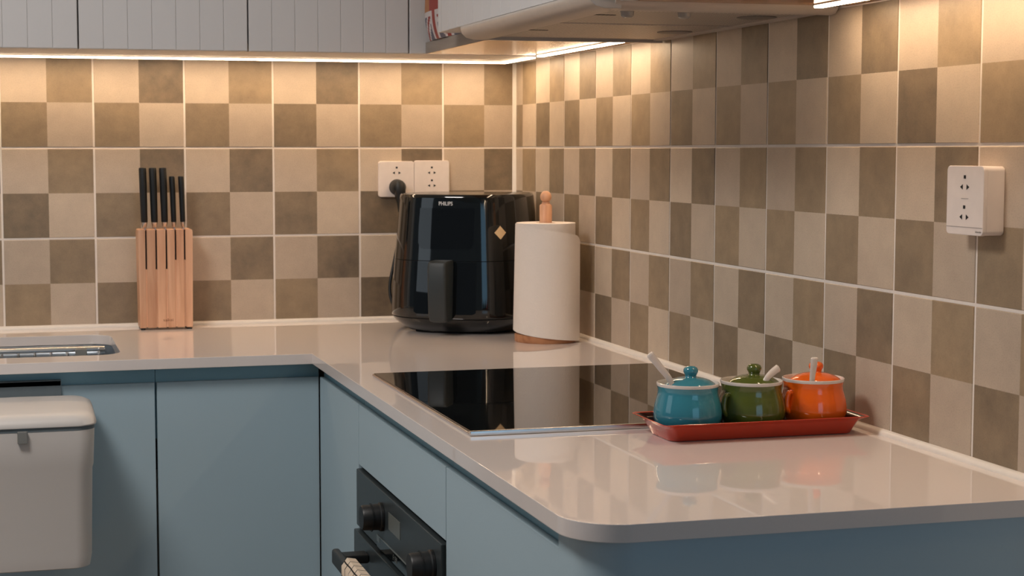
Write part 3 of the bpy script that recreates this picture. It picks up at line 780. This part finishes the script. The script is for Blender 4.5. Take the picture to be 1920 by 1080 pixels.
for i in range(5):
    x = XS[i+1]; big = i < 3; w = 0.0082 if big else 0.0064; zt = 0.3565 if big else 0.3375; kx = x-0.0002; yk = -0.056
    t = thing('kitchen_knife', (x, yk, 0.222), KN[i], 'knife', 'knives in the beech block')
    def ring(z, k, dx=0.0): return [(kx+dx+w*k*math.cos(2*PI*j/20), yk+0.0115*k*math.sin(2*PI*j/20), z) for j in range(20)]
    lean = 0.0025 if big else 0.003
    fin('handle', loft([ring(0.2362, 0.86), ring(0.238, 0.9), ring(0.26, 0.93, -lean*.2), ring(0.31, 1.0, -lean*.6), ring(zt-0.004, 1.0, -lean), ring(zt-0.001, 0.95, -lean), ring(zt, 0.8, -lean)]), 'matteblack' if False else 'rubber', t)
    fin('bolster', loft([ring(0.2225, 0.42), ring(0.226, 0.6), ring(0.232, 0.8), ring(0.2364, 0.86)]), 'steel', t)
    box('blade', (x-0.0007, x+0.0007, yk-0.013, yk+0.013, 0.158 if not big else 0.138, 0.2235), 'steel', t)

# ------------------------------------------------------------------ spice tray with three pots and spoons
tr = None
def trayg():
    R = []
    X0, X1, YA, YB = -0.3045, -0.0375, -1.717, -1.643
    def ring(z, d, r): return [(x, y, z) for x, y in rrect(X0-d, X1+d*0.72, YA-d*1.1, YB+d*1.1, r, 6)]
    for z, d, r in ((0.0, 0.0, 0.012), (0.001, 0.003, 0.013), (0.010, 0.0075, 0.014), (0.0185, 0.0115, 0.012), (0.0215, 0.0145, 0.010), (0.0245, 0.020, 0.008), (0.0262, 0.0225, 0.006), (0.0270, 0.0220, 0.006), (0.0262, 0.0185, 0.007), (0.0225, 0.0125, 0.009), (0.0185, 0.0095, 0.011), (0.010, 0.0055, 0.012), (0.0055, 0.002, 0.012), (0.0045, -0.003, 0.012)):
        R.append(ring(z, d, r))
    return loft(R)
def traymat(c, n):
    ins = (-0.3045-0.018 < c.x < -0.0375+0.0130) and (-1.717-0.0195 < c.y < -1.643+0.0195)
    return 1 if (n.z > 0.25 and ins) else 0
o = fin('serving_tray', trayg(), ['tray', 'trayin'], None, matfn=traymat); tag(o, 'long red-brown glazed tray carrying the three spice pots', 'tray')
def pot(cx, cy, m, label, handle):
    z0 = 0.0048
    t = thing('spice_pot', (cx, cy, z0), label, 'pot', 'lidded spice pots on the tray')
    outer = [(0.033, 0.0), (0.036, 0.0015), (0.0395, 0.006), (0.0440, 0.013), (0.0468, 0.022), (0.0472, 0.029), (0.0455, 0.040), (0.0430, 0.049), (0.0412, 0.056), (0.0412, 0.061), (0.0424, 0.066)]
    b = fin('body', lathe([(r, z0+z) for r, z in outer], cx, cy, 56, True, False), m, t)
    inner = [(0.0424, 0.066), (0.0432, 0.0685), (0.0430, 0.0702), (0.0420, 0.0705), (0.0408, 0.0685), (0.0392, 0.060), (0.0400, 0.05), (0.043, 0.035), (0.040, 0.01), (0.0, 0.006)]
    fin('white_rim', lathe([(r, z0+z) for r, z in inner], cx, cy, 56, False, False), 'ceramic', t)
    lz = z0+0.0610
    lid = fin('lid', lathe([(0.0, lz-0.001), (0.0375, lz-0.001), (0.0382, lz+0.001), (0.0375, lz+0.004), (0.033, lz+0.0085), (0.026, lz+0.0125), (0.018, lz+0.0152), (0.010, lz+0.0165), (0.0, lz+0.017)], cx+0.004, cy, 48, False, False), m, t)
    fin('lid_knob', lathe([(0.0092, lz+0.0155), (0.0080, lz+0.0170), (0.0076, lz+0.0185), (0.0086, lz+0.0205), (0.0100, lz+0.0235), (0.0102, lz+0.0265), (0.0088, lz+0.0295), (0.0055, lz+0.0314), (0.0, lz+0.0318)], cx+0.004, cy, 32, True, False), m, lid)
    a = handle
    pts = []
    for s_, z in ((0.0395, 0.052), (0.045, 0.0525), (0.0485, 0.049), (0.0500, 0.042), (0.0500, 0.035), (0.0490, 0.0285), (0.0455, 0.0245)):
        pts.append((cx+s_*math.cos(a), cy+s_*math.sin(a), z0+z))
    fin('loop_handle', tube(spline(pts, 5), 0.0036, 10), m, t)
    return t
PY = -1.68
pot(-0.2675, PY, 'potblue', 'teal blue glazed lidded pot at left end of the tray', math.radians(75))
pot(-0.1725, PY, 'potgreen', 'dark green glazed lidded pot between the blue and orange pots', math.radians(198))
pot(-0.0780, PY, 'potorange', 'bright orange glazed lidded pot at right end of the tray', math.radians(198))
def spoon(path, label, flat=0.5):
    t = thing('spoon', path[0], label, 'spoon', 'white ceramic spoons in the pots')
    P = spline(path, 8); n = len(P)
    R = [0.0034+0.0022*(k/(n-1)) for k in range(n)]; R[-1] *= 0.72; R[0] *= 0.8
    fin('handle', tube(P, R, 12, flat), 'ceramic', t)
    e = Vector(path[0])
    v = []; f = []
    prof = [(0.0015, -0.004), (0.006, -0.0025), (0.0095, 0.0), (0.0085, 0.0002), (0.0055, -0.0012), (0.0, -0.0022)]
    v, f = lathe([(r, z) for r, z in prof], 0, 0, 20, True, False)
    fin('bowl', ([(e.x+a, e.y+b*1.2, e.z-0.001+c_) for a, b, c_ in v], f), 'ceramic', t)
spoon([(-0.2875, -1.690, 0.042), (-0.2955, -1.688, 0.0765), (-0.312, -1.687, 0.099), (-0.327, -1.686, 0.1175)], 'white ceramic spoon sticking out left of the blue pot')
spoon([(-0.178, -1.703, 0.040), (-0.1645, -1.706, 0.0745), (-0.1545, -1.703, 0.0855), (-0.1410, -1.700, 0.0935)], 'white ceramic spoon leaning right in the green pot')
spoon([(-0.0945, -1.708, 0.040), (-0.0965, -1.713, 0.0765), (-0.0970, -1.717, 0.093), (-0.0972, -1.72, 0.1085)], 'white ceramic spoon standing upright in the orange pot', 0.55)
